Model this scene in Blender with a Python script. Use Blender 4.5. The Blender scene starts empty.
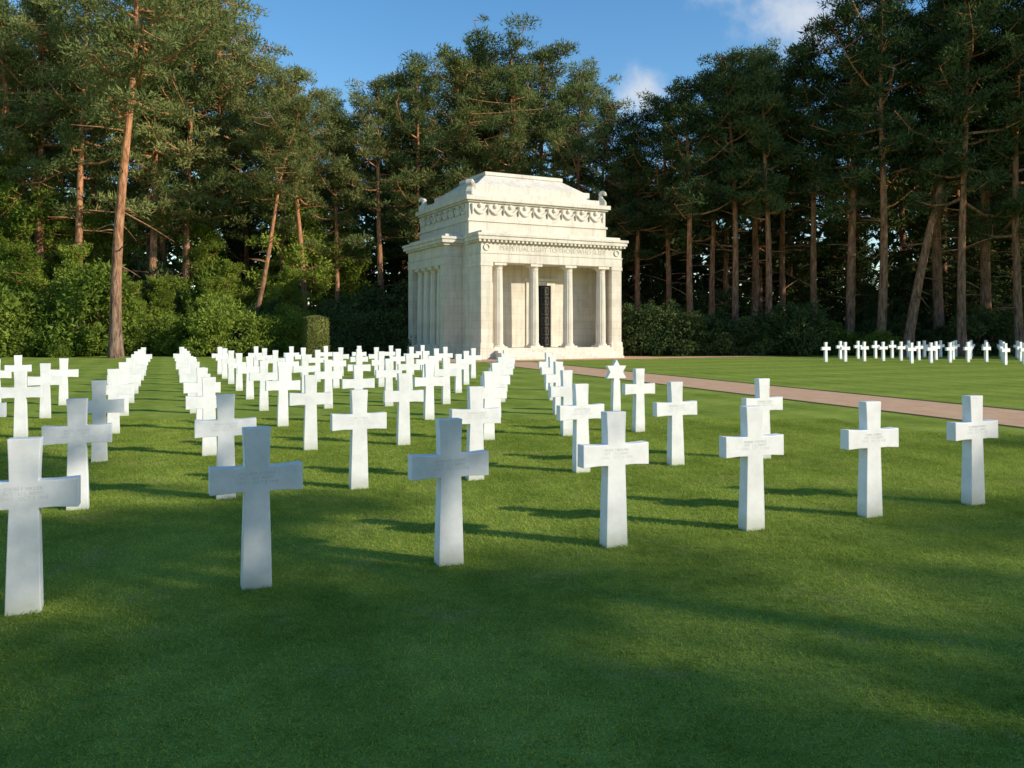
import bpy, bmesh, math, random
import numpy as np
from mathutils import Vector, Matrix
random.seed(7)
scene=bpy.context.scene
scene.view_settings.view_transform='Standard'
scene.view_settings.look='None'
scene.view_settings.exposure=0
COL=scene.collection
F=828.0; HC=1.66; YH=330.0
def px2x(px,z): return (px-512)/F*z

# ---------------------------------------------------------------- materials
def newmat(name):
    m=bpy.data.materials.new(name); m.use_nodes=True
    nt=m.node_tree; nt.nodes.clear()
    out=nt.nodes.new('ShaderNodeOutputMaterial')
    return m,nt,out
def N(nt,t,**kw):
    n=nt.nodes.new(t)
    for k,v in kw.items():
        if k in('inp',):
            for a,b in v.items(): n.inputs[a].default_value=b
        else: setattr(n,k,v)
    return n
def L(nt,a,b): nt.links.new(a,b)
def ramp(nt,fac,stops,interp='LINEAR'):
    r=N(nt,'ShaderNodeValToRGB'); r.color_ramp.interpolation=interp
    el=r.color_ramp.elements
    while len(el)<len(stops): el.new(0.5)
    for e,(p,c) in zip(el,stops):
        e.position=p; e.color=(c[0],c[1],c[2],1) if len(c)==3 else c
    if fac is not None: L(nt,fac,r.inputs[0])
    return r
def g(v): return (v,v,v)
def noise(nt,vec,scale,detail=4,rough=0.55):
    n=N(nt,'ShaderNodeTexNoise',inp={'Scale':scale,'Detail':detail,'Roughness':rough})
    if vec is not None: L(nt,vec,n.inputs['Vector'])
    return n
def mixc(nt,fac,a,b,mode='MIX'):
    m=N(nt,'ShaderNodeMix',data_type='RGBA',blend_type=mode)
    for sock,v in ((m.inputs[0],fac),(m.inputs[6],a),(m.inputs[7],b)):
        if hasattr(v,'links') or hasattr(v,'is_linked'): L(nt,v,sock)
        elif isinstance(v,(int,float)): sock.default_value=v if sock==m.inputs[0] else (v,v,v,1)
        else: sock.default_value=(v[0],v[1],v[2],1)
    return m.outputs[2]
def math_(nt,op,a,b=None,c=None):
    m=N(nt,'ShaderNodeMath',operation=op)
    for i,v in enumerate((a,b,c)):
        if v is None: continue
        if isinstance(v,(int,float)): m.inputs[i].default_value=v
        else: L(nt,v,m.inputs[i])
    return m.outputs[0]
def bump(nt,h,strength,dist=0.02):
    b=N(nt,'ShaderNodeBump',inp={'Strength':strength,'Distance':dist}); L(nt,h,b.inputs['Height']); return b.outputs[0]

UD=Vector((0.923,0.385)); VD=Vector((-0.385,0.923))
def grass_color(nt,pos,k):
    sep=N(nt,'ShaderNodeSeparateXYZ'); L(nt,pos,sep.inputs[0])
    du=math_(nt,'ADD',math_(nt,'MULTIPLY',sep.outputs[0],UD.x),math_(nt,'MULTIPLY',sep.outputs[1],UD.y))
    dv=math_(nt,'ADD',math_(nt,'MULTIPLY',sep.outputs[0],VD.x),math_(nt,'MULTIPLY',sep.outputs[1],VD.y))
    n1=noise(nt,pos,0.45,3,0.65); n2=noise(nt,pos,3.2,4,0.75)
    s1=N(nt,'ShaderNodeMapRange',inp={1:-0.4,2:0.4})
    L(nt,math_(nt,'SINE',math_(nt,'MULTIPLY',math_(nt,'ADD',du,math_(nt,'MULTIPLY',n1.outputs[0],0.5)),2*math.pi/1.31)),s1.inputs[0])
    s2=N(nt,'ShaderNodeMapRange',inp={1:-0.4,2:0.4})
    L(nt,math_(nt,'SINE',math_(nt,'MULTIPLY',math_(nt,'ADD',dv,math_(nt,'MULTIPLY',n1.outputs[0],0.4)),2*math.pi/3.03)),s2.inputs[0])
    A=tuple(v*k for v in (0.130,0.198,0.028)); B=tuple(v*k for v in (0.345,0.410,0.078))
    f=math_(nt,'ADD',math_(nt,'MULTIPLY',s1.outputs[0],0.10),math_(nt,'MULTIPLY',s2.outputs[0],0.11))
    f=math_(nt,'ADD',f,math_(nt,'MULTIPLY',n1.outputs[0],0.46))
    f=math_(nt,'ADD',f,math_(nt,'MULTIPLY',n2.outputs[0],0.72))
    fr=N(nt,'ShaderNodeMapRange',inp={1:0.38,2:0.98}); L(nt,f,fr.inputs[0])
    c=mixc(nt,fr.outputs[0],A,B)
    dry=ramp(nt,noise(nt,pos,1.4,5,0.75).outputs[0],[(0.34,g(0)),(0.36,g(0)),(0.56,g(0)),(0.72,g(0.65))])
    c=mixc(nt,dry.outputs[0],c,(0.38*k,0.34*k,0.13*k))
    return c
def mat_ground():
    m,nt,out=newmat('lawn'); geo=N(nt,'ShaderNodeNewGeometry')
    c=grass_color(nt,geo.outputs['Position'],0.95)
    nn=noise(nt,geo.outputs['Position'],65,3,0.8)
    fine=ramp(nt,nn.outputs[0],[(0.3,g(0.55)),(0.7,g(1.3))])
    c=mixc(nt,1.0,c,fine.outputs[0],'MULTIPLY')
    b=N(nt,'ShaderNodeBsdfDiffuse')
    L(nt,c,b.inputs[0])
    L(nt,bump(nt,nn.outputs[0],0.45,0.02),b.inputs['Normal'])
    L(nt,b.outputs[0],out.inputs[0]); return m
def mat_blade():
    m,nt,out=newmat('grass_blade'); geo=N(nt,'ShaderNodeNewGeometry')
    c=grass_color(nt,geo.outputs['Position'],1.3)
    v=noise(nt,geo.outputs['Position'],150,1)
    r=ramp(nt,v.outputs[0],[(0.3,(0.40,0.46,0.36)),(0.7,(1.6,1.45,1.5))])
    c=mixc(nt,1.0,c,r.outputs[0],'MULTIPLY')
    d=N(nt,'ShaderNodeBsdfDiffuse'); L(nt,c,d.inputs[0])
    t=N(nt,'ShaderNodeBsdfTranslucent'); L(nt,c,t.inputs[0])
    mx=N(nt,'ShaderNodeMixShader',inp={0:0.4}); L(nt,d.outputs[0],mx.inputs[1]); L(nt,t.outputs[0],mx.inputs[2])
    L(nt,mx.outputs[0],out.inputs[0]); return m
def mat_leaf(name,A,B,trans=0.3,sc=0.9):
    m,nt,out=newmat(name)
    oi=N(nt,'ShaderNodeObjectInfo'); geo=N(nt,'ShaderNodeNewGeometry')
    n1=noise(nt,geo.outputs['Position'],sc,2,0.7)
    f=math_(nt,'ADD',math_(nt,'MULTIPLY',n1.outputs[0],1.4),math_(nt,'MULTIPLY',oi.outputs['Random'],0.45))
    fr=N(nt,'ShaderNodeMapRange',inp={1:0.60,2:1.22}); L(nt,f,fr.inputs[0])
    c=mixc(nt,fr.outputs[0],A,B)
    d=N(nt,'ShaderNodeBsdfDiffuse'); L(nt,c,d.inputs[0])
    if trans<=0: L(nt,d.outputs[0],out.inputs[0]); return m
    t=N(nt,'ShaderNodeBsdfTranslucent'); L(nt,c,t.inputs[0])
    mx=N(nt,'ShaderNodeMixShader',inp={0:trans}); L(nt,d.outputs[0],mx.inputs[1]); L(nt,t.outputs[0],mx.inputs[2])
    L(nt,mx.outputs[0],out.inputs[0]); return m
def mat_bark():
    m,nt,out=newmat('pine_bark'); tc=N(nt,'ShaderNodeTexCoord')
    sep=N(nt,'ShaderNodeSeparateXYZ'); L(nt,tc.outputs['Object'],sep.inputs[0])
    mp=N(nt,'ShaderNodeMapping'); mp.inputs['Scale'].default_value=(5,5,1.2); L(nt,tc.outputs['Object'],mp.inputs[0])
    n1=noise(nt,mp.outputs[0],1.6,4,0.7)
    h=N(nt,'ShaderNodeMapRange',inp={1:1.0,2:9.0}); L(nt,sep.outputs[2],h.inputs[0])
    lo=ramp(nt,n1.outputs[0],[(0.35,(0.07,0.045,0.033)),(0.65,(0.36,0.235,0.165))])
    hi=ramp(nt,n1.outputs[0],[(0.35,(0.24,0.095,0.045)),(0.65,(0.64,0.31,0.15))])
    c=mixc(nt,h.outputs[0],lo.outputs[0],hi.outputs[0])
    b=N(nt,'ShaderNodeBsdfDiffuse'); L(nt,c,b.inputs[0])
    L(nt,bump(nt,n1.outputs[0],1.0,0.10),b.inputs['Normal']); L(nt,b.outputs[0],out.inputs[0]); return m
def mat_stone(name,base,dark,blocks=True):
    m,nt,out=newmat(name); tc=N(nt,'ShaderNodeTexCoord')
    n1=noise(nt,tc.outputs['Object'],1.1,6,0.65); n2=noise(nt,tc.outputs['Object'],14,5,0.7)
    r=ramp(nt,n1.outputs[0],[(0.3,dark),(0.58,base)])
    c=mixc(nt,0.08,r.outputs[0],ramp(nt,n2.outputs[0],[(0.3,g(0.3)),(0.6,g(0.85))]).outputs[0])
    mp=N(nt,'ShaderNodeMapping'); mp.inputs['Scale'].default_value=(3.0,3.0,0.25); L(nt,tc.outputs['Object'],mp.inputs[0])
    st=ramp(nt,noise(nt,mp.outputs[0],1.5,5,0.7).outputs[0],[(0.33,g(0.80)),(0.52,g(1.0))])
    c=mixc(nt,1.0,c,st.outputs[0],'MULTIPLY')
    b=N(nt,'ShaderNodeBsdfPrincipled',inp={'Roughness':0.8,'Specular IOR Level':0.2})
    if blocks:
        sep=N(nt,'ShaderNodeSeparateXYZ'); L(nt,tc.outputs['Object'],sep.inputs[0])
        cb=N(nt,'ShaderNodeCombineXYZ'); L(nt,math_(nt,'ADD',sep.outputs[0],sep.outputs[1]),cb.inputs[0]); L(nt,sep.outputs[2],cb.inputs[1])
        br=N(nt,'ShaderNodeTexBrick',inp={'Scale':1.0,'Mortar Size':0.007,'Mortar Smooth':0.1,'Brick Width':1.15,'Row Height':0.44,'Color1':(1,1,1,1),'Color2':(0.92,0.91,0.89,1),'Mortar':(0.74,0.70,0.64,1),'Bias':-0.2})
        L(nt,cb.outputs[0],br.inputs['Vector'])
        c=mixc(nt,1.0,c,br.outputs[0],'MULTIPLY')
    L(nt,c,b.inputs['Base Color']); L(nt,bump(nt,n2.outputs[0],0.2,0.01),b.inputs['Normal'])
    L(nt,b.outputs[0],out.inputs[0]); return m
def mat_marble():
    m,nt,out=newmat('white_marble'); tc=N(nt,'ShaderNodeTexCoord'); geo=N(nt,'ShaderNodeNewGeometry'); oi=N(nt,'ShaderNodeObjectInfo')
    n1=noise(nt,geo.outputs['Position'],5,6,0.7)
    r=ramp(nt,n1.outputs[0],[(0.28,(0.73,0.72,0.70)),(0.6,(0.88,0.87,0.85))])
    sep=N(nt,'ShaderNodeSeparateXYZ'); L(nt,tc.outputs['Object'],sep.inputs[0])
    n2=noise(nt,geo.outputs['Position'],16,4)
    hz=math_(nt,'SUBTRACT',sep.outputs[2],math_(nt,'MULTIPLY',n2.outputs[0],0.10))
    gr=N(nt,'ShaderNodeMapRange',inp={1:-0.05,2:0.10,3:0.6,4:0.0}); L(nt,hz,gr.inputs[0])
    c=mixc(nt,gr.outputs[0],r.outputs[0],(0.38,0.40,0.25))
    tint=ramp(nt,oi.outputs['Random'],[(0,g(0.92)),(1,g(1.0))])
    c=mixc(nt,1.0,c,tint.outputs[0],'MULTIPLY')
    b=N(nt,'ShaderNodeBsdfPrincipled',inp={'Roughness':0.5,'Specular IOR Level':0.3}); L(nt,c,b.inputs['Base Color'])
    L(nt,bump(nt,noise(nt,geo.outputs['Position'],120,3).outputs[0],0.12,0.004),b.inputs['Normal'])
    L(nt,b.outputs[0],out.inputs[0]); return m
def mat_simple(name,a,bc,scale,rough=0.8,metal=0,bs=0.3,bd=0.01):
    m,nt,out=newmat(name); geo=N(nt,'ShaderNodeNewGeometry')
    n=noise(nt,geo.outputs['Position'],scale,4,0.7)
    n0=noise(nt,geo.outputs['Position'],scale*0.05,3,0.6)
    c=ramp(nt,math_(nt,'ADD',math_(nt,'MULTIPLY',n.outputs[0],0.6),math_(nt,'MULTIPLY',n0.outputs[0],0.4)),[(0.35,a),(0.65,bc)])
    b=N(nt,'ShaderNodeBsdfPrincipled',inp={'Roughness':rough,'Metallic':metal,'Specular IOR Level':0.2}); L(nt,c.outputs[0],b.inputs['Base Color'])
    L(nt,bump(nt,n.outputs[0],bs,bd),b.inputs['Normal']); L(nt,b.outputs[0],out.inputs[0]); return m

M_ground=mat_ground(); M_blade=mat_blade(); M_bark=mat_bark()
M_needle=mat_leaf('pine_needles',(0.060,0.098,0.030),(0.245,0.280,0.095),0.35)
M_olive=mat_leaf('olive_pine_needles',(0.105,0.130,0.036),(0.350,0.360,0.125),0.38)
M_broad=mat_leaf('broadleaf_foliage',(0.110,0.165,0.022),(0.360,0.430,0.070),0.42)
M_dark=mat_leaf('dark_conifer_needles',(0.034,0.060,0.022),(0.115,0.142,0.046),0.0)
M_shrub=mat_leaf('rhododendron_leaves',(0.070,0.125,0.018),(0.290,0.360,0.060),0.38)
M_yew=mat_leaf('yew_needles',(0.10,0.12,0.035),(0.20,0.21,0.06),0.2)
M_stone=mat_stone('portland_stone',(0.77,0.69,0.555),(0.64,0.56,0.435))
M_stone2=mat_stone('carved_stone',(0.78,0.705,0.575),(0.65,0.57,0.455),False)
M_marble=mat_marble()
M_path=mat_simple('gravel_path',(0.50,0.285,0.155),(0.70,0.445,0.27),40,0.9,0,0.3,0.015)
M_edge=mat_simple('lawn_edge_soil_shadow',(0.04,0.05,0.015),(0.09,0.10,0.03),20)  # soil colour, also serving as painted shadow along the far lawn edge
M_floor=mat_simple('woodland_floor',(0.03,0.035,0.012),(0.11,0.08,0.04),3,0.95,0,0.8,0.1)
M_bronze=mat_simple('bronze_door',(0.018,0.017,0.015),(0.05,0.045,0.038),12,0.45,0.5)
M_bronze2=mat_simple('bronze_relief',(0.05,0.047,0.04),(0.13,0.12,0.10),9,0.5,0.3)
M_ink=mat_simple('engraved_letters',(0.58,0.58,0.58),(0.68,0.68,0.68),60)
M_ink2=mat_simple('frieze_letters',(0.46,0.40,0.32),(0.54,0.47,0.38),30)

# ---------------------------------------------------------------- mesh helpers
def mesh_np(name,V,Fc,mats,matidx=None,smooth=False):
    me=bpy.data.meshes.new(name)
    V=np.asarray(V,dtype=np.float32); me.vertices.add(len(V)); me.vertices.foreach_set('co',V.ravel())
    loops=[];starts=[];s=0
    for f in Fc:
        f=np.asarray(f,dtype=np.int32); k=f.shape[1]
        loops.append(f.ravel()); starts.append(s+np.arange(len(f))*k); s+=f.size
    loops=np.concatenate(loops); starts=np.concatenate(starts)
    me.loops.add(len(loops)); me.loops.foreach_set('vertex_index',loops.astype(np.int32))
    me.polygons.add(len(starts)); me.polygons.foreach_set('loop_start',starts.astype(np.int32))
    for m in mats: me.materials.append(m)
    if matidx is not None: me.polygons.foreach_set('material_index',np.asarray(matidx,dtype=np.int32))
    if smooth is not False:
        sm=smooth if not isinstance(smooth,bool) else np.ones(len(starts),dtype=bool)
        me.polygons.foreach_set('use_smooth',sm)
    me.update(calc_edges=True); me.validate(); return me
def add(name,me,parent=None,loc=(0,0,0),rot=(0,0,0),scale=(1,1,1)):
    o=bpy.data.objects.new(name,me); COL.objects.link(o); o.location=loc; o.rotation_euler=rot; o.scale=scale
    if parent: o.parent=parent
    return o
def tube(pts,rad,sides=8):
    pts=[np.array(p,float) for p in pts]; V=[];Fq=[]
    for i,p in enumerate(pts):
        t=pts[min(i+1,len(pts)-1)]-pts[max(i-1,0)]; t/=np.linalg.norm(t)+1e-9
        a=np.cross(t,[0.3,1,0.1]); a/=np.linalg.norm(a); b=np.cross(t,a)
        for k in range(sides):
            an=2*math.pi*k/sides; V.append(p+rad[i]*(math.cos(an)*a+math.sin(an)*b))
    for i in range(len(pts)-1):
        for k in range(sides):
            k2=(k+1)%sides; Fq.append((i*sides+k,i*sides+k2,(i+1)*sides+k2,(i+1)*sides+k))
    return np.array(V),np.array(Fq)
class Acc:
    def __init__(s): s.V=[];s.Q=[];s.T=[];s.n=0
    def q(s,V,Fq): s.V.append(V); s.Q.append(Fq+s.n); s.n+=len(V)
    def t(s,V,Ft): s.V.append(V); s.T.append(Ft+s.n); s.n+=len(V)
def leaves(R,C,n,rad,l,w,up=0.3,shell=0.5):
    d=R.normal(size=(n,3)); d/=np.linalg.norm(d,axis=1)[:,None]
    r=(shell+(1-shell)*R.random(n))[:,None]
    c=np.array(C)+d*r*np.array(rad)
    o=d*0.8+R.normal(size=(n,3))*0.7; o[:,2]+=up; o/=np.linalg.norm(o,axis=1)[:,None]
    p=np.cross(o,R.normal(size=(n,3))); p/=np.linalg.norm(p,axis=1)[:,None]+1e-9
    ll=(l*(0.6+0.8*R.random(n)))[:,None]; ww=(w*(0.6+0.8*R.random(n)))[:,None]
    V=np.empty((n,3,3)); V[:,0]=c-p*ww; V[:,1]=c+p*ww; V[:,2]=c+o*ll
    return V.reshape(-1,3),np.arange(3*n).reshape(-1,3)

def make_pine(seed,H=20.0,cb=0.45,spread=3.2,nl=30,lean=0.0,curve=0.5,per=115,mat=None,lf=(0.25,0.036),trunk=0.27,droop=0.0,flat=0.52):
    R=np.random.default_rng(seed); A=Acc(); 
    nseg=14; ph=R.random(3)*6.28
    def axis(t): return np.array([lean*t*H*0.25+curve*math.sin(ph[0]+t*4.0)*t*0.7, curve*math.sin(ph[1]+t*3.2)*t*0.7, t*H])
    base=axis(0)
    pts=[axis(i/nseg)-base*(1-i/nseg)-np.array([0,0,0.25 if i==0 else 0]) for i in range(nseg+1)]
    def pos(t):
        f=t*nseg; i=min(int(f),nseg-1); return pts[i]*(1-(f-i))+pts[i+1]*(f-i)
    rad=[trunk*(1-0.78*(i/nseg)**0.9)+(0.10 if i==0 else 0) for i in range(nseg+1)]
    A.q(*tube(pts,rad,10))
    cl=[]
    skip=R.random()*6.28
    for i in range(nl):
        t=cb+(0.985-cb)*((i+R.random()*0.8)/nl)
        s=(t-cb)/(1-cb)
        prof=(0.55+0.6*math.sin(min(1,s*1.15+0.12)*math.pi*0.85))*(1.0-0.55*s**2.2)
        ln=spread*prof*(0.35+1.0*R.random())
        az=i*2.4+R.random()*1.5
        ln*=1.0+0.25*math.cos(az-skip)
        p=pos(t); up=0.15+0.55*s+R.normal()*0.18-droop
        if s<0.25: up-=0.2
        d=np.array([math.cos(az),math.sin(az),up]); d/=np.linalg.norm(d)
        side=np.array([-math.sin(az),math.cos(az),0])
        bend=R.normal()*0.25
        bp=[p+d*ln*k+side*ln*bend*k*k+np.array([0,0,-0.10*ln*math.sin(k*3)+0.18*ln*k*k]) for k in (0,0.33,0.66,1.0)]
        r0=0.10*(1-0.5*s)
        A.q(*tube(bp,[r0,r0*0.75,r0*0.5,r0*0.2],5))
        nc=3+int(ln*1.2)
        for j in range(nc):
            k=0.35+0.65*(j+R.random())/nc; 
            idx=min(int(k*3),2); ff=k*3-idx; c=bp[idx]*(1-ff)+bp[idx+1]*ff
            off=side*R.normal()*0.34*ln*k+np.array([0,0,R.normal()*0.25+0.15])
            c2=c+off
            A.q(*tube([c,(c+c2)/2+np.array([0,0,-0.05]),c2],[0.035,0.025,0.01],4))
            sz=0.38+0.58*R.random(); cl.append((c2,sz))
    top=pos(1.0)
    for j in range(5): cl.append((top+R.normal(size=3)*np.array([0.5,0.5,0.4]),0.45+0.35*R.random()))
    for i in range(10):
        t=cb*(0.35+0.65*R.random()); az=R.random()*6.28; ln=0.5+1.8*R.random()
        p=pos(t); d=np.array([math.cos(az),math.sin(az),0.1+R.normal()*0.25])
        A.q(*tube([p,p+d*ln*0.5,p+d*ln+np.array([0,0,-0.1])],[0.045,0.03,0.01],4))
    nq=sum(len(x) for x in A.Q)
    for c,sz in cl:
        n=int(per*sz*sz*1.6)+25
        A.t(*leaves(R,c,n,(sz,sz,sz*flat),lf[0],lf[1],0.45,0.25))
    nt_=sum(len(x) for x in A.T)
    mi=np.concatenate([np.zeros(nq),np.ones(nt_)])
    sm=np.concatenate([np.ones(nq,bool),np.zeros(nt_,bool)])
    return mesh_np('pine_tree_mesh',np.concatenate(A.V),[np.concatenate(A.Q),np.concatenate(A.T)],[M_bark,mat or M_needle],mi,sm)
def make_conifer(seed,H=14.0):
    R=np.random.default_rng(seed); A=Acc()
    A.q(*tube([(0,0,-0.2),(0.1,0,H*0.5),(0,0.1,H)],[0.24,0.15,0.03],8)); cl=[]
    nl=50
    for i in range(nl):
        s=i/nl; t=0.06+0.92*s; ln=(3.1*(1-s)**0.75+0.25)*(0.65+0.5*R.random()); az=i*2.399+R.random()
        p=np.array([0,0,t*H]); d=np.array([math.cos(az),math.sin(az),0.12])
        bp=[p,p+d*ln*0.5,p+d*ln+np.array([0,0,-0.28*ln])]
        A.q(*tube(bp,[0.05,0.035,0.01],4))
        nc=2+int(ln*2)
        for j in range(nc):
            k=(j+0.6)/nc; c=p+d*ln*k+np.array([0,0,-0.28*ln*k*k]); cl.append((c+R.normal(size=3)*np.array([.2,.2,.1]),0.4+0.35*R.random()))
    nq=sum(len(x) for x in A.Q)
    for c,sz in cl: A.t(*leaves(R,c,int(70*sz)+35,(sz,sz,sz*0.45),0.26,0.045,-0.2,0.2))
    nt_=sum(len(x) for x in A.T)
    return mesh_np('conifer_mesh',np.concatenate(A.V),[np.concatenate(A.Q),np.concatenate(A.T)],[M_bark,M_dark],np.concatenate([np.zeros(nq),np.ones(nt_)]))
def make_shrub(seed,W=4.5,H=3.2,n=8000,mat=None):
    R=np.random.default_rng(seed); A=Acc(); blobs=[]
    for i in range(22):
        a=R.random()*6.28; r=R.random()**0.6*W*0.45; h=H*(0.30+0.50*R.random())*(1-0.35*(r/(W*0.5))**2)
        blobs.append((np.array([math.cos(a)*r,math.sin(a)*r*0.75,h]),0.35+0.60*R.random()))
        A.q(*tube([(0.2*math.cos(a),0.2*math.sin(a),-0.1),(math.cos(a)*r*0.6,math.sin(a)*r*0.45,h*0.5),(math.cos(a)*r,math.sin(a)*r*0.75,h)],[0.05,0.035,0.015],4))
    for i in range(14):
        a=i/14*6.28; r=W*0.42*(0.8+0.3*R.random()); blobs.append((np.array([math.cos(a)*r,math.sin(a)*r*0.75,0.35+0.5*R.random()]),0.5+0.35*R.random()))
    nq=sum(len(x) for x in A.Q); tot=sum(b[1]**2 for b in blobs)
    for c,sz in blobs: A.t(*leaves(R,c,int(n*sz*sz/tot),(sz,sz,sz*0.8),0.18,0.05,0.15,0.45))
    nt_=sum(len(x) for x in A.T)
    V=np.concatenate(A.V)
    return mesh_np('shrub_mesh',V,[np.concatenate(A.Q),np.concatenate(A.T)],[M_bark,mat or M_shrub],np.concatenate([np.zeros(nq),np.ones(nt_)]))

# ---------------------------------------------------------------- ground
def sheet(name,poly,z,mat):
    me=bpy.data.meshes.new(name); me.from_pydata([(x,y,z) for x,y in poly],[],[tuple(range(len(poly)))]); me.materials.append(mat)
    return add(name,me)
sheet('ground',[(-500,-300),(500,-300),(500,700),(-500,700)],0,M_ground)
PD=Vector((-0.345,0.94)).normalized(); PN=Vector((PD.y,-PD.x))
P0=Vector((8.75,14.0)); PW=2.6
def pp(s,o): v=P0+PD*s+PN*o; return (v.x,v.y)
sheet('lawn_edging_shadow',[pp(-40,-0.16),pp(-40,PW+0.30),pp(29.5,PW+0.30),pp(29.5,-0.16)],0.004,M_edge)  # flat soil strip, wider on the far side to paint that edge's shadow
sheet('gravel_path',[pp(-40,0),pp(-40,PW),pp(29.6,PW),pp(29.6,0)],0.008,M_path)
TH=math.radians(27); CP=Vector((-2.52,48.0)); D1=Vector((math.cos(TH),math.sin(TH))); D2=Vector((-math.sin(TH),math.cos(TH)))
def cl2w(a,b): v=CP+D1*a+D2*b; return (v.x,v.y)
sheet('forecourt_path',[cl2w(-5,-5.2),cl2w(40,-5.2),cl2w(40,-3.0),cl2w(11.5,-3.0),cl2w(11.5,0),cl2w(-5,0)],0.012,M_path)
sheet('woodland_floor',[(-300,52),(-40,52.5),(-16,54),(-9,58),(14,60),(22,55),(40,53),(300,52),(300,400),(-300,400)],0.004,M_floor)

def grass():
    R=np.random.default_rng(3); n=17000; S=2.0
    c=np.zeros((n,3)); c[:,:2]=(R.random((n,2))-0.5)*S
    hgt=0.010+0.022*R.random(n)**1.5
    an=R.random(n)*6.283; tl=R.normal(size=(n,2))*0.9
    V=np.empty((n,3,3)); w=0.0032
    p=np.stack([np.cos(an),np.sin(an),np.zeros(n)],1)*w
    V[:,0]=c-p; V[:,1]=c+p; V[:,2]=c; V[:,2,:2]+=tl*hgt[:,None]; V[:,2,2]=hgt
    me=mesh_np('grass_patch_mesh',V.reshape(-1,3),[np.arange(3*n).reshape(-1,3)],[M_blade])
    vs=[];fs=[]
    for iy in range(0,7):
        for ix in range(-7,7):
            x=ix*2+1; y=1.5+iy*2+1
            if abs(x)>0.64*y+2.0: continue
            if (Vector((x,y))-P0).dot(PN)>-1.6: continue
            q=[(x-.5,y-.5,0.001),(x+.5,y-.5,0.001),(x+.5,y+.5,0.001),(x-.5,y+.5,0.001)]
            r=random.randrange(4); q=q[r:]+q[:r]; b=len(vs); vs+=q; fs.append((b,b+1,b+2,b+3))
    pm=bpy.data.meshes.new('grass_grid'); pm.from_pydata(vs,[],fs); pm.materials.append(M_ground)
    po=add('grass',pm); po.instance_type='FACES'; po.show_instancer_for_render=False; po.show_instancer_for_viewport=False
    add('grass_patch',me,po)
grass()

# ---------------------------------------------------------------- headstones
def cross_mesh():
    h=1.036; za,zb=0.632,0.782; W=0.288
    P=[(-0.094,-0.05),(0.094,-0.05),(0.086,0.3),(0.077,za-0.006),(0.16,za-0.004),(W,za-0.012),(W,zb+0.012),(0.16,zb+0.004),(0.077,zb+0.006),(0.080,0.9),(0.087,h),
       (-0.087,h),(-0.080,0.9),(-0.077,zb+0.006),(-0.16,zb+0.004),(-W,zb+0.012),(-W,za-0.012),(-0.16,za-0.004),(-0.077,za-0.006),(-0.086,0.3)]
    bm=bmesh.new(); vs=[bm.verts.new((x,-0.052,z)) for x,z in P]; f=bm.faces.new(vs)
    r=bmesh.ops.extrude_face_region(bm,geom=[f]); 
    for v in r['geom']:
        if isinstance(v,bmesh.types.BMVert): v.co.y=0.052
    for v in bm.verts: v.co.y*=1.12-0.22*max(0,v.co.z)
    bmesh.ops.recalc_face_normals(bm,faces=bm.faces)
    ed=[e for e in bm.edges if e.calc_face_angle(0)>0.35]
    bmesh.ops.bevel(bm,geom=ed,offset=0.0045,segments=2,affect='EDGES',profile=0.5)
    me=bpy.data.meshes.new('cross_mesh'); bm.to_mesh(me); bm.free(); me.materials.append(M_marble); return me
def star_mesh():
    bm=bmesh.new()
    def prism(P,y0,y1):
        vs=[bm.verts.new((x,y0,z)) for x,z in P]; f=bm.faces.new(vs); r=bmesh.ops.extrude_face_region(bm,geom=[f])
        for v in r['geom']:
            if isinstance(v,bmesh.types.BMVert): v.co.y=y1
    cz=0.82; Ro=0.255; Ri=Ro/math.sqrt(3)
    star=[]
    for i in range(12):
        a=math.pi/2+i*math.pi/6; r=Ro if i%2==0 else Ri; star.append((r*math.cos(a),cz+r*math.sin(a)))
    prism(star,-0.05,0.05)
    prism([(-0.095,-0.05),(0.095,-0.05),(0.075,0.66),(-0.075,0.66)],-0.055,0.055)
    bmesh.ops.recalc_face_normals(bm,faces=bm.faces)
    ed=[e for e in bm.edges if e.calc_face_angle(0)>0.35]
    bmesh.ops.bevel(bm,geom=ed,offset=0.004,segments=2,affect='EDGES')
    me=bpy.data.meshes.new('star_mesh'); bm.to_mesh(me); bm.free(); me.materials.append(M_marble); return me
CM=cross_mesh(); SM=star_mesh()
names=['JOHN F MILLER','WILLIAM H GRAY','EDWARD L KING','PETER J NOLAN','FRANK S DOYLE','CARL A BERG','THOMAS R WEST']
def text_curve(body,size,mat,ext=0.0006,align='CENTER'):
    c=bpy.data.curves.new('inscription','FONT'); c.body=body; c.size=size; c.extrude=ext; c.align_x=align; c.materials.append(mat); c.space_line=0.95; return c
TX=[text_curve(n+'\nPVT   U.S. ARMY\nOHIO   OCT %d 1918'%(5+i*3),0.030,M_ink,0.0003) for i,n in enumerate(names)]
ANG=math.atan2(0.505,1.21)
B0=Vector((-2.87,4.87)); U=Vector((1.213,0.506)); V_=Vector((-1.17,2.80))
def headstone(p,me,nm,txt=None):
    o=add(nm,me,None,(p.x+random.uniform(-.015,.015),p.y+random.uniform(-.015,.015),random.uniform(-.015,.0)),(random.uniform(-.008,.008),random.uniform(-.01,.01),ANG+random.uniform(-.035,.035)))
    if txt: t=add('inscription',txt,o,(0,-0.0505,0.735),(math.radians(90),0,0))
    return o
right={0:6,1:6,2:6,3:7,4:7,5:8,6:8,7:8,8:8,9:8}
for r in range(10):
    for c in range(-1,right[r]+1):
        if c==-1 and r>5: continue
        p=B0+U*c+V_*r
        if r==3 and c==7: headstone(p,SM,'star_of_david_headstone'); continue
        headstone(p,CM,'marble_cross_headstone',TX[(c+r*3)%7] if r<2 else None)
for r in range(4,7):
    headstone(B0+U*-2+V_*r,CM,'marble_cross_headstone')
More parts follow.
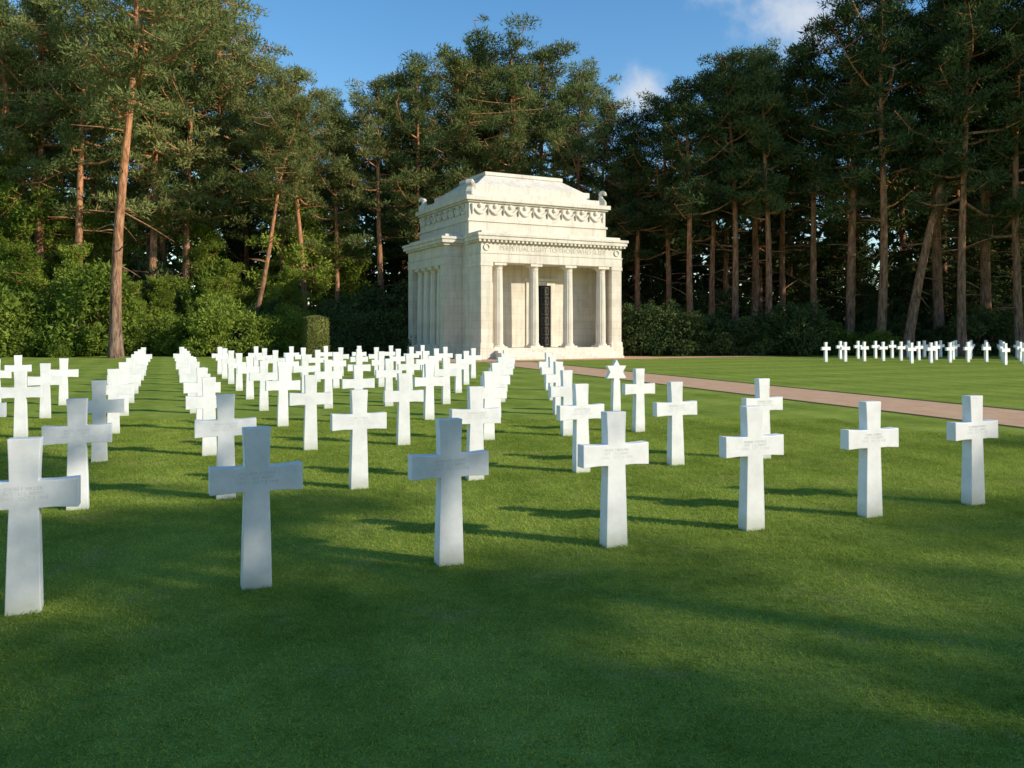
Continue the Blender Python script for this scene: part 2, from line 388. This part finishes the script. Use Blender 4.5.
for r,m0,m1 in ((0,0,14),(-1,2,14),(-2,4,14),(1,3,14)):
    for m in range(m0,m1):
        headstone(Vector((16.3,43))+U*m+V_*r,CM,'marble_cross_headstone')

# ---------------------------------------------------------------- chapel
chapel=bpy.data.objects.new('stone_chapel',None); COL.objects.link(chapel); chapel.location=(CP.x,CP.y,0); chapel.rotation_euler=(0,0,TH)
def boxes(name,bl,mat,bev=0.02):
    bm=bmesh.new()
    for (x0,x1,y0,y1,z0,z1) in bl:
        vs=[bm.verts.new((x,y,z)) for z in(z0,z1) for x,y in((x0,y0),(x1,y0),(x1,y1),(x0,y1))]
        for f in((3,2,1,0),(4,5,6,7),(0,1,5,4),(1,2,6,5),(2,3,7,6),(3,0,4,7)): bm.faces.new([vs[i] for i in f])
    if bev: bmesh.ops.bevel(bm,geom=list(bm.edges),offset=bev,segments=2,affect='EDGES')
    me=bpy.data.meshes.new(name); bm.to_mesh(me); bm.free(); me.materials.append(mat)
    return add(name,me,chapel)
W,D=9.5,8.0; PF=1.7; PL=1.12
WC=W/2
ZB,ZC,ZE,ZK=0.62,5.5,6.62,7.12
boxes('main_walls',[(0,WC-.7,0,0.5,ZB,8.0),(WC+.7,W,0,0.5,ZB,8.0),(WC-.7,WC+.7,0,0.5,4.35,8.0),(0,0.5,0.5,D,ZB,8.0),(W-0.5,W,0.5,D,ZB,8.0),(0.5,W-0.5,D-0.5,D,ZB,8.0)],M_stone,0.01)
boxes('plinth',[(-0.06,W+0.06,-0.06,D+0.06,-0.1,ZB-0.004)],M_stone)
boxes('portico_floor',[(-0.08,W+0.08,-PF-0.08,-0.065,-0.1,ZB)],M_stone,0.015)
st=[]
for i in range(4):
    zt=ZB-0.12*(i+1)
    st.append((0.85,W-0.85,-PF-0.085-0.36*(i+1),-PF-0.085-0.36*i-0.003,-0.1,zt))
boxes('front_steps',st,M_stone2,0.012)
boxes('portico_side_walls',[(0.0,0.72,-PF,-0.004,ZB+0.002,ZC),(W-0.72,W,-PF,-0.004,ZB+0.002,ZC)],M_stone,0.012)
boxes('anta_trim',[(-0.05,0.77,-PF-0.05,-0.006,ZB+0.003,ZB+0.30),(W-0.77,W+0.05,-PF-0.05,-0.006,ZB+0.003,ZB+0.30),(-0.04,0.76,-PF-0.04,-0.006,ZC-0.22,ZC-0.004),(W-0.76,W+0.04,-PF-0.04,-0.006,ZC-0.22,ZC-0.004)],M_stone2,0.012)
boxes('entablature',[(-0.02,W+0.02,-PF-0.02,-0.003,ZC,5.98),(-0.05,W+0.05,-PF-0.05,-0.004,5.984,6.06),(0.0,W,-PF,-0.003,6.064,ZE)],M_stone2,0.01)
CO=0.32
boxes('front_cornice',[(-0.12,W+0.12,-PF-0.12,-0.003,ZE+0.003,ZE+0.13),(-CO+.06,W+CO-.06,-PF-CO+.06,-0.004,ZE+0.134,ZE+0.34),(-CO,W+CO,-PF-CO,-0.006,ZE+0.343,ZK)],M_stone2,0.015)
boxes('blocking_course',[(0.05,W-0.05,-PF+0.05,-0.004,ZK+0.002,ZK+0.18)],M_stone2,0.02)
dn=[]
x=-0.2
while x<W+0.1: dn.append((x,x+0.13,-PF-0.22,-PF-0.122,ZE+0.012,ZE+0.128)); x+=0.27
y=-PF-0.05
while y<-0.2: dn.append((-0.22,-0.122,y,y+0.13,ZE+0.012,ZE+0.128)); y+=0.27
Y0,Y1=0.9,7.1
y=1.0
while y<Y1-.2: dn.append((-PL-0.22,-PL-0.122,y,y+0.13,ZE+0.012,ZE+0.128)); y+=0.27
boxes('dentils',dn,M_stone2,0)
boxes('side_portico_floor',[(-PL-0.08,-0.065,Y0-0.08,Y1+0.08,-0.1,ZB)],M_stone,0.015)
boxes('side_portico_walls',[(-PL,-0.004,Y0,Y0+0.75,ZB+0.002,ZC),(-PL,-0.004,Y1-0.75,Y1,ZB+0.002,ZC)],M_stone,0.012)
boxes('side_entablature',[(-PL-0.02,-0.003,Y0-0.02,Y1+0.02,ZC,5.98),(-PL-0.05,-0.004,Y0-0.05,Y1+0.05,5.984,6.06),(-PL,-0.003,Y0,Y1,6.064,ZE)],M_stone2,0.01)
boxes('side_cornice',[(-PL-0.12,-0.003,Y0-0.12,Y1+0.12,ZE+0.003,ZE+0.13),(-PL-CO+.06,-0.004,Y0-CO+.06,Y1+CO-.06,ZE+0.134,ZE+0.34),(-PL-CO,-0.006,Y0-CO,Y1+CO,ZE+0.343,ZK)],M_stone2,0.015)
boxes('side_blocking',[(-PL+0.05,-0.004,Y0+0.05,Y1-0.05,ZK+0.002,ZK+0.18)],M_stone2,0.02)
boxes('far_portico',[(W+0.004,W+PL,Y0,Y1,-0.1,ZE),(W+0.004,W+PL+CO,Y0-CO,Y1+CO,ZE+0.003,ZK)],M_stone,0.012)
def column_mesh():
    bm=bmesh.new(); n=80; fl=20
    zs=[(0.24,1.0),(0.6,1.0),(1.6,0.99),(2.6,0.965),(3.6,0.925),(4.5,0.87)]
    rings=[]
    for z,s in zs:
        ring=[]
        for k in range(n):
            a=2*math.pi*k/n; fr=abs(math.sin(a*fl/2)); r=0.30*s*(1-0.085*fr)
            ring.append(bm.verts.new((r*math.cos(a),r*math.sin(a),z)))
        rings.append(ring)
    for i in range(len(rings)-1):
        for k in range(n): bm.faces.new((rings[i][k],rings[i][(k+1)%n],rings[i+1][(k+1)%n],rings[i+1][k]))
    def lathe(prof,n=40):
        rr=[[bm.verts.new((r*math.cos(2*math.pi*k/n),r*math.sin(2*math.pi*k/n),z)) for k in range(n)] for r,z in prof]
        for i in range(len(rr)-1):
            for k in range(n): bm.faces.new((rr[i][k],rr[i][(k+1)%n],rr[i+1][(k+1)%n],rr[i+1][k]))
    lathe([(0.38,0.10),(0.395,0.13),(0.38,0.17),(0.325,0.18),(0.315,0.20),(0.345,0.215),(0.34,0.24),(0.29,0.25)])
    lathe([(0.25,4.50),(0.275,4.52),(0.255,4.55),(0.26,4.60),(0.30,4.66),(0.345,4.70),(0.35,4.73)])
    for (h,z0,z1) in((0.42,0.0,0.10),(0.38,4.73,4.88)):
        vs=[bm.verts.new((x,y,z)) for z in(z0,z1) for x,y in((-h,-h),(h,-h),(h,h),(-h,h))]
        for f in((3,2,1,0),(4,5,6,7),(0,1,5,4),(1,2,6,5),(2,3,7,6),(3,0,4,7)): bm.faces.new([vs[i] for i in f])
    me=bpy.data.meshes.new('column_mesh'); bm.to_mesh(me); bm.free(); me.materials.append(M_stone2); return me
colm=column_mesh()
for k in(-1.5,-.5,.5,1.5): add('column',colm,chapel,(WC+k*2.33,-PF+0.40,ZB))
for b in(2.35,3.45,4.55,5.65): add('column',colm,chapel,(-PL+0.40,b,ZB))
boxes('door_surround',[(WC-1.0,WC-.702,-0.08,-0.003,ZB+0.004,4.60),(WC+.702,WC+1.0,-0.08,-0.003,ZB+0.004,4.60),(WC-.7,WC+.7,-0.08,-0.003,4.352,4.60),(WC-1.15,WC+1.15,-0.22,-0.003,4.604,4.78)],M_stone2,0.012)
boxes('bronze_door',[(WC-.695,WC+.695,0.05,0.11,ZB,4.345),(WC-.03,WC+.03,0.0,0.048,ZB,4.34)],M_bronze,0.01)
dp=[]
for cx in(WC-.35,WC+.35):
    for k in range(6):
        z0=ZB+0.12+k*0.61; dp+= [(cx-0.25,cx+0.25,0.025,0.047,z0,z0+0.07),(cx-0.25,cx+0.25,0.025,0.047,z0+.40,z0+0.47),(cx-0.25,cx-.2,0.025,0.047,z0+.072,z0+.398),(cx+0.2,cx+.25,0.025,0.047,z0+.072,z0+.398),(cx-.07,cx+.07,0.022,0.047,z0+.12,z0+.35)]
boxes('door_relief_panels',dp,M_bronze2,0.006)
AZ=8.0
boxes('attic',[(-0.07,W+0.07,-0.07,D+0.07,AZ+0.002,AZ+0.14),(0.03,W-0.03,0.03,D-0.03,AZ+0.143,9.12),
  (-0.10,W+0.10,-0.10,D+0.10,9.123,9.22),(-0.22,W+0.22,-0.22,D+0.22,9.223,9.48),(0.12,W-0.12,0.12,D-0.12,9.483,9.80)],M_stone2,0.015)
def frustum(name,x0,x1,y0,y1,z0,ix,iy,z1):
    bm=bmesh.new(); A=[bm.verts.new(v) for v in((x0,y0,z0),(x1,y0,z0),(x1,y1,z0),(x0,y1,z0))]; B=[bm.verts.new(v) for v in((x0+ix,y0+iy,z1),(x1-ix,y0+iy,z1),(x1-ix,y1-iy,z1),(x0+ix,y1-iy,z1))]
    bm.faces.new(A[::-1]); bm.faces.new(B)
    for i in range(4): bm.faces.new((A[i],A[(i+1)%4],B[(i+1)%4],B[i]))
    bmesh.ops.bevel(bm,geom=list(bm.edges),offset=0.03,segments=2,affect='EDGES')
    me=bpy.data.meshes.new(name); bm.to_mesh(me); bm.free(); me.materials.append(M_stone2); return add(name,me,chapel)
boxes('roof_base',[(0.75,W-0.75,0.75,D-0.75,9.803,10.35)],M_stone2,0.02)
frustum('roof',0.95,W-0.95,0.95,D-0.95,10.353,1.1,1.1,11.15)
boxes('roof_cap',[(2.0,W-2.0,2.0,D-2.0,11.153,11.38)],M_stone2,0.02)
def acroterion():
    bm=bmesh.new()
    P=[(-0.30,0),(0.32,0),(0.34,0.12),(0.20,0.22),(0.10,0.34),(0.06,0.52),(0.10,0.66),(0.02,0.80),(-0.14,0.86),(-0.28,0.80),(-0.33,0.66),(-0.27,0.56),(-0.17,0.60),(-0.16,0.68),(-0.10,0.62),(-0.12,0.46),(-0.24,0.34),(-0.32,0.2)]
    vs=[bm.verts.new((x,-0.20,z)) for x,z in P]; f=bm.faces.new(vs); r=bmesh.ops.extrude_face_region(bm,geom=[f])
    for v in r['geom']:
        if isinstance(v,bmesh.types.BMVert): v.co.y=0.20
    bmesh.ops.recalc_face_normals(bm,faces=bm.faces)
    bmesh.ops.bevel(bm,geom=[e for e in bm.edges if e.calc_face_angle(0)>1.2],offset=0.04,segments=2,affect='EDGES')
    me=bpy.data.meshes.new('acroterion_mesh'); bm.to_mesh(me); bm.free(); me.materials.append(M_stone2); return me
am=acroterion()
for (a,b,r) in((0.25,0.25,45),(W-0.25,0.25,135),(0.25,D-0.25,-45),(W-0.25,D-0.25,-135)):
    add('acroterion',am,chapel,(a,b,9.50),(0,0,math.radians(r)),(1.1,1.1,1.1))
def garlands():
    A=Acc()
    def swag(p0,dx,nrm,w):
        pts=[];rr=[]
        for i in range(13):
            t=i/12; q=np.array(p0)+np.array(dx)*w*t+np.array([0,0,-0.42*math.sin(math.pi*t)]) ; pts.append(q); rr.append(0.045+0.055*math.sin(math.pi*t))
        A.q(*tube(pts,rr,8))
        for s in(0,1):
            b=np.array(p0)+np.array(dx)*w*s
            A.q(*tube([b+np.array([0,0,0.08]),b+np.array([0,0,-0.1]),b+np.array([0,0,-0.5])],[0.11,0.10,0.03],8))
        c=np.array(p0)+np.array(dx)*w*0.5+np.array([0,0,0.02])
        A.q(*tube([c+np.array(nrm)*-0.03,c+np.array(nrm)*0.05,c+np.array(nrm)*0.06],[0.13,0.13,0.02],12))
    n=9; w=(W-0.5)/n
    for i in range(n): swag((0.25+i*w,0.0,8.93),(1,0,0),(0,-1,0),w)
    n=8; w=(D-0.5)/n
    for i in range(n): swag((0.0,0.25+i*w,8.93),(0,1,0),(-1,0,0),w)
    me=mesh_np('garlands',np.concatenate(A.V),[np.concatenate(A.Q)],[M_stone2],None,True); add('attic_garlands',me,chapel)
garlands()
def roundels():
    A=Acc()
    for a in(0.36,W-0.36):
        c=np.array([a,-PF-0.0,6.34])
        pts=[c+np.array([0.17*math.cos(t),-0.02,0.17*math.sin(t)]) for t in np.linspace(0,2*math.pi,21)]
        A.q(*tube(pts,[0.045]*21,6))
    add('frieze_wreaths',mesh_np('wreaths',np.concatenate(A.V),[np.concatenate(A.Q)],[M_stone2],None,True),chapel)
roundels()
add('frieze_inscription',text_curve('PERPETUAL LIGHT TO THOSE WHO SLEEP',0.38,M_ink2,0.008),chapel,(WC,-PF-0.003,6.20),(math.radians(90),0,0))
# ---------------------------------------------------------------- clipped yew
def topiary():
    R=np.random.default_rng(5); A=Acc(); w,h=0.66,2.35
    n=9000; f=R.integers(0,5,n); u=R.random(n)*2-1; v=R.random(n); c=np.zeros((n,3))
    ww=w*(1-0.10*v)
    for i in range(n):
        if f[i]==0: c[i]=(u[i]*ww[i],-ww[i],v[i]*h)
        elif f[i]==1: c[i]=(u[i]*ww[i],ww[i],v[i]*h)
        elif f[i]==2: c[i]=(-ww[i],u[i]*ww[i],v[i]*h)
        elif f[i]==3: c[i]=(ww[i],u[i]*ww[i],v[i]*h)
        else: c[i]=(u[i]*w*.9,(v[i]*2-1)*w*.9,h+0.16*(1-max(abs(u[i]),abs(v[i]*2-1))))
    c+=R.normal(size=c.shape)*0.03
    o=R.normal(size=(n,3)); o/=np.linalg.norm(o,axis=1)[:,None]; p=np.cross(o,R.normal(size=(n,3))); p/=np.linalg.norm(p,axis=1)[:,None]
    V=np.empty((n,3,3)); V[:,0]=c-p*0.03; V[:,1]=c+p*0.03; V[:,2]=c+o*0.10
    A.t(V.reshape(-1,3),np.arange(3*n).reshape(-1,3))
    core=np.array([(x*(w-.06),y*(w-.06),z) for z in(0,h-.03) for x,y in((-1,-1),(1,-1),(1,1),(-1,1))],float)
    Q=np.array([(4,5,6,7),(0,1,5,4),(1,2,6,5),(2,3,7,6),(3,0,4,7)]); A.q(core,Q)
    me=mesh_np('topiary',np.concatenate(A.V),[np.concatenate(A.T),np.concatenate(A.Q)],[M_yew]); 
    add('clipped_yew_bush',me,None,(px2x(316,50),50,0),(0,0,TH))
topiary()

# ---------------------------------------------------------------- trees
pines=[make_pine(11,20,0.42,3.4,32,0.0,0.5),make_pine(12,20,0.50,3.0,26,0.25,0.9,mat=M_olive),make_pine(13,20,0.38,3.7,36,-0.1,0.6),
       make_pine(14,20,0.55,3.3,26,0.1,0.8,mat=M_olive),make_pine(15,20,0.46,2.7,28,0.0,0.4),make_pine(16,20,0.34,3.3,36,-0.2,0.7,mat=M_olive,droop=0.25)]
dpines=[make_pine(21,20,0.40,3.5,32,0.0,0.5,mat=M_dark),make_pine(22,20,0.50,3.2,28,0.15,0.7,mat=M_dark),make_pine(23,20,0.30,3.3,38,-0.1,0.5,mat=M_dark)]
leanp=[make_pine(71,20,0.62,3.4,24,1.0,1.2,mat=M_olive,trunk=0.23),make_pine(72,20,0.50,3.4,26,0.7,1.0,mat=M_dark,trunk=0.30)]
broad=[make_pine(61,13,0.22,3.4,40,0.05,0.6,per=90,mat=M_broad,lf=(0.22,0.075),trunk=0.16,flat=0.8),make_pine(62,11,0.12,3.0,40,-0.1,0.6,per=90,mat=M_broad,lf=(0.22,0.075),trunk=0.14,flat=0.8)]
conif=[make_conifer(31),make_conifer(32,12)]
shrubs=[make_shrub(41),make_shrub(42,5.0,3.8,9500),make_shrub(43,4.0,2.6,7000)]
dshrubs=[make_shrub(51,4.8,3.4,8500,M_dark),make_shrub(52,5.2,4.0,9000,M_dark)]
sky_anchor=[(-200,-60),(0,-40),(190,-30),(225,-5),(240,34),(262,90),(300,66),(335,84),(355,114),(372,80),(430,56),(500,36),(560,48),(590,80),(615,114),(650,112),(685,84),(715,66),(750,44),(790,56),(815,40),(850,0),(900,-30),(1300,-40)]
def ytop(px):
    a=sky_anchor
    if px<=a[0][0]: return a[0][1]
    for (x0,y0),(x1,y1) in zip(a,a[1:]):
        if px<=x1: return y0+(y1-y0)*(px-x0)/(x1-x0)
    return a[-1][1]
def tree(px,z,drop=0,vi=None,dark=False,H=None,rot=None,wide=1.0):
    x=px2x(px,z)
    if H is None: H=(YH-ytop(px)-drop)/F*z+HC
    H=max(10,min(H,27))
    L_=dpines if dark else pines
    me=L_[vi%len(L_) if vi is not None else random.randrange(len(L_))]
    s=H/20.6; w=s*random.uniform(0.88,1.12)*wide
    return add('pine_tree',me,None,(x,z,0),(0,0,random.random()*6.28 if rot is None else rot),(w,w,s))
T=[(116,49.5,0,3,False,28),(6,58,0,0,False,None),(28,62,0,3,False,None),(47,60,0,1,False,None),(80,57,0,4,False,None),(148,58,0,5,False,None),(165,62,0,1,False,None),(186,60,0,2,False,None),(206,64,10,3,False,None),
   (282,62,0,0,False,None),(305,60,0,3,False,None),(338,62,5,2,False,None),(382,61,0,3,False,None),(415,62,0,0,False,None),(450,64,0,5,False,None),
   (482,66,0,2,False,None),(515,64,0,0,False,None),(545,66,0,3,False,None),(575,64,0,2,False,None),(600,66,6,4,True,None),(640,62,0,1,True,None),(668,62,0,0,True,None),(692,57,0,1,True,None),(712,60,0,0,True,None),
   (735,58,0,1,True,None),(752,61,0,1,False,None),(768,57,8,4,False,None),(783,63,4,1,True,None),(815,58,0,1,True,None),(850,56,0,0,True,None),(880,54,0,1,True,None),
   (940,57,0,1,True,None),(962,52,0,0,True,None),(988,56,0,1,True,None),(1020,52,0,2,True,None),(1050,55,0,0,True,None),(1085,50,0,1,True,None)]
for t in T: tree(*t)
add('pine_tree',leanp[0],None,(px2x(245,56),56,0),(0,0,-0.15),(.9,.9,.82))
add('pine_tree',leanp[1],None,(px2x(906,53),53,0),(0,0,-0.2),(1.1,1.1,1.12))
for z,step in((68,4.8),(77,7.0)):
    x=-0.68*z
    while x<0.74*z:
        xx=x+random.uniform(-1.6,1.6); zz=z+random.uniform(-3,3); px=512+xx/zz*F
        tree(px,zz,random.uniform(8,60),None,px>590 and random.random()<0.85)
        x+=step
for (px,z,k) in((20,63,.8),(60,66,1.0),(135,64,.6),(240,70,1.0),(330,69,.7),(365,66,.7),(395,70,.9),(580,72,1),(620,70,.8),(650,68,.7),(680,70,.7),(720,68,.6),(760,70,.7),(800,67,.7),(830,68,.7),(860,63,.8),(900,64,.7),(930,66,1.),(975,62,.9),(1010,64,.8)):
    s=k*random.uniform(.85,1.05); add('conifer_tree',conif[random.randrange(2)],None,(px2x(px,z),z,0),(0,0,random.random()*6),(s*1.15,s*1.15,s))
for (px,z,k) in((-10,57,1.0),(60,61,.8),(95,62,.8),(200,61,.7),(225,60,.55),(312,62,.95),(272,62,.6),(345,64,.7),(12,55,.62),(72,55.5,.62),(42,56,.55),(160,57,.45),(130,57,.42),(285,58,.5),(210,57,.45)):
    add('broadleaf_tree',broad[1 if k<.65 else random.randrange(2)],None,(px2x(px,z),z,0),(0,0,random.random()*6),(k,k,k))
def shrub(px,z,s,dark=False,sy=1.0):
    L_=dshrubs if dark else shrubs
    add('rhododendron_bush',random.choice(L_),None,(px2x(px,z),z,-0.05),(0,0,random.random()*6.28),(s,s,s*sy))
for px in range(-60,330,30): shrub(px+random.uniform(-8,8),55+random.uniform(-1.5,2),random.uniform(0.6,1.2),random.random()<0.3,random.uniform(.6,1.3))
for px in (340,362,385,400): shrub(px,56+random.uniform(-1,1),1.0,True)
for px in range(-30,410,34): shrub(px+random.uniform(-8,8),60+random.uniform(-1,2),random.uniform(1.1,1.6),px>320 or random.random()<0.4,random.uniform(.9,1.5))
for px,z,s in((70,52,1.1),(88,54,1.8),(20,53,1.4),(12,51,.7),(60,50.5,.5),(-5,52,1.5),(225,53,1.2),(190,54,1.0),(260,54,1.0),(140,55,1.3)): shrub(px,z,s)
for px in range(620,1110,27): shrub(px+random.uniform(-8,8),56+random.uniform(-1.5,1.5),random.uniform(0.6,1.1),px<830 or random.random()<0.6,random.uniform(.6,1.1))
for px in range(630,810,24): shrub(px+random.uniform(-5,5),54.5,random.uniform(0.85,1.25),True,random.uniform(.75,1.2))
for px in range(640,1110,40): shrub(px+random.uniform(-8,8),63+random.uniform(-1,2),random.uniform(1.0,1.5),True,random.uniform(.7,1.2))
def woodland():
    R=np.random.default_rng(77); A=Acc()
    for i in range(640):
        z=88+R.random()*12; x=(R.random()*1.7-0.85)*z; h=1+R.random()**0.9*17
        px=512+x/z*F; hm=(YH-ytop(px)-60)/F*z; h=min(h,hm)
        A.t(*leaves(R,(x,z,h),90,(3.4,2.0,2.6),1.1,0.32,0.1,0.2))
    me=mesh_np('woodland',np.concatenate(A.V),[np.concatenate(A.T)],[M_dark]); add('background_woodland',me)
woodland()
# pines behind / right of the viewpoint, throwing the foreground shade
for DY,sc,off in((-1.4,1.2,0.0),(-3.9,1.25,2.0)):
    for i,t in enumerate(np.arange(-40+off,26,4.4)):
        x=36.4+t*0.923+random.uniform(-.8,.8); y=-9.6+DY+t*0.385+random.uniform(-.8,.8)
        H=random.uniform(18.4,19.8) if DY>-2 else random.uniform(18.8,20.6); s=H/20.6
        add('pine_tree',pines[random.choice((0,1,2,3,4,5)) if DY>-2 else random.choice((0,2,5))],None,(x,y,0),(0,0,random.random()*6.28),(s*sc,s*sc,s))
add('pine_tree',pines[3],None,(19.5,-2.6,0),(0,0,2.0),(.75,.75,.92))
for x,y,k in((21.5,-5.9,.98),(25.5,-7.2,1.0),(17.5,-5.4,.88),(29.5,-7.8,1.0),(13.5,-5.2,.8),(23.5,-9.6,1.0),(33,-8.2,1.0)):
    add('broadleaf_tree',broad[1],None,(x,y,0),(0,0,random.random()*6),(k*1.1,k*1.1,k))
for (x,y) in((42,45),(47,41),(50,47),(55,42),(46,51),(64,40),(58,50)):
    s=random.uniform(.95,1.15); add('pine_tree',dpines[random.randrange(3)],None,(x,y,0),(0,0,random.random()*6.28),(s,s,s))

# ---------------------------------------------------------------- light
EL=math.radians(24.7); sh=Vector((0.931,-0.364)).normalized()
S=Vector((sh.x*math.cos(EL),sh.y*math.cos(EL),math.sin(EL)))
sl=bpy.data.lights.new('sun','SUN'); sl.energy=5.0; sl.angle=math.radians(0.5); sl.color=(1.0,0.93,0.79)
so=add('sun',sl); so.rotation_euler=S.to_track_quat('Z','Y').to_euler(); so.location=(30,-10,30)
w=bpy.data.worlds.new('World'); scene.world=w; w.use_nodes=True; nt=w.node_tree; nt.nodes.clear()
out=N(nt,'ShaderNodeOutputWorld'); bg=N(nt,'ShaderNodeBackground',inp={'Strength':0.15})
sky=N(nt,'ShaderNodeTexSky',sky_type='NISHITA'); sky.sun_disc=False; sky.sun_elevation=EL; sky.sun_rotation=math.atan2(sh.x,sh.y); sky.air_density=1.1; sky.dust_density=0.2; sky.ozone_density=2.2
hs=N(nt,'ShaderNodeHueSaturation',inp={'Saturation':1.28,'Value':1.25}); L(nt,sky.outputs[0],hs.inputs['Color'])
tc=N(nt,'ShaderNodeTexCoord')
def cloudmask(c,r,sc):
    cv=Vector(c).normalized()
    mp=N(nt,'ShaderNodeVectorMath',operation='SUBTRACT'); L(nt,tc.outputs['Generated'],mp.inputs[0]); mp.inputs[1].default_value=cv
    ms=N(nt,'ShaderNodeVectorMath',operation='MULTIPLY'); L(nt,mp.outputs[0],ms.inputs[0]); ms.inputs[1].default_value=sc
    ln=N(nt,'ShaderNodeVectorMath',operation='LENGTH'); L(nt,ms.outputs[0],ln.inputs[0])
    return math_(nt,'SUBTRACT',1.0,math_(nt,'DIVIDE',ln.outputs['Value'],r))
m1=cloudmask((0.155,1,0.288),0.045,(1,1,1)); m2=cloudmask((0.36,1,0.385),0.085,(0.8,1,1.4)); m3=cloudmask((0.27,1,0.43),0.06,(0.6,1,1.5))
mm=math_(nt,'MAXIMUM',math_(nt,'MAXIMUM',m1,m2),m3)
cn=noise(nt,tc.outputs['Generated'],22,6,0.62)
mk=N(nt,'ShaderNodeMapRange',interpolation_type='SMOOTHSTEP',inp={1:0.60,2:1.35,3:0.0,4:0.8}); L(nt,math_(nt,'ADD',math_(nt,'MULTIPLY',mm,0.8),cn.outputs[0]),mk.inputs[0])
c=mixc(nt,mk.outputs[0],hs.outputs[0],(5.4,5.5,5.7)); L(nt,c,bg.inputs[0]); L(nt,bg.outputs[0],out.inputs[0])

# ---------------------------------------------------------------- camera
cd=bpy.data.cameras.new('camera'); cd.sensor_width=36; cd.lens=36*F/1024; cd.shift_y=-54/1024; cd.clip_end=2000; cd.clip_start=0.05
co=add('camera',cd,None,(0,0,HC),(math.radians(90),0,0)); scene.camera=co
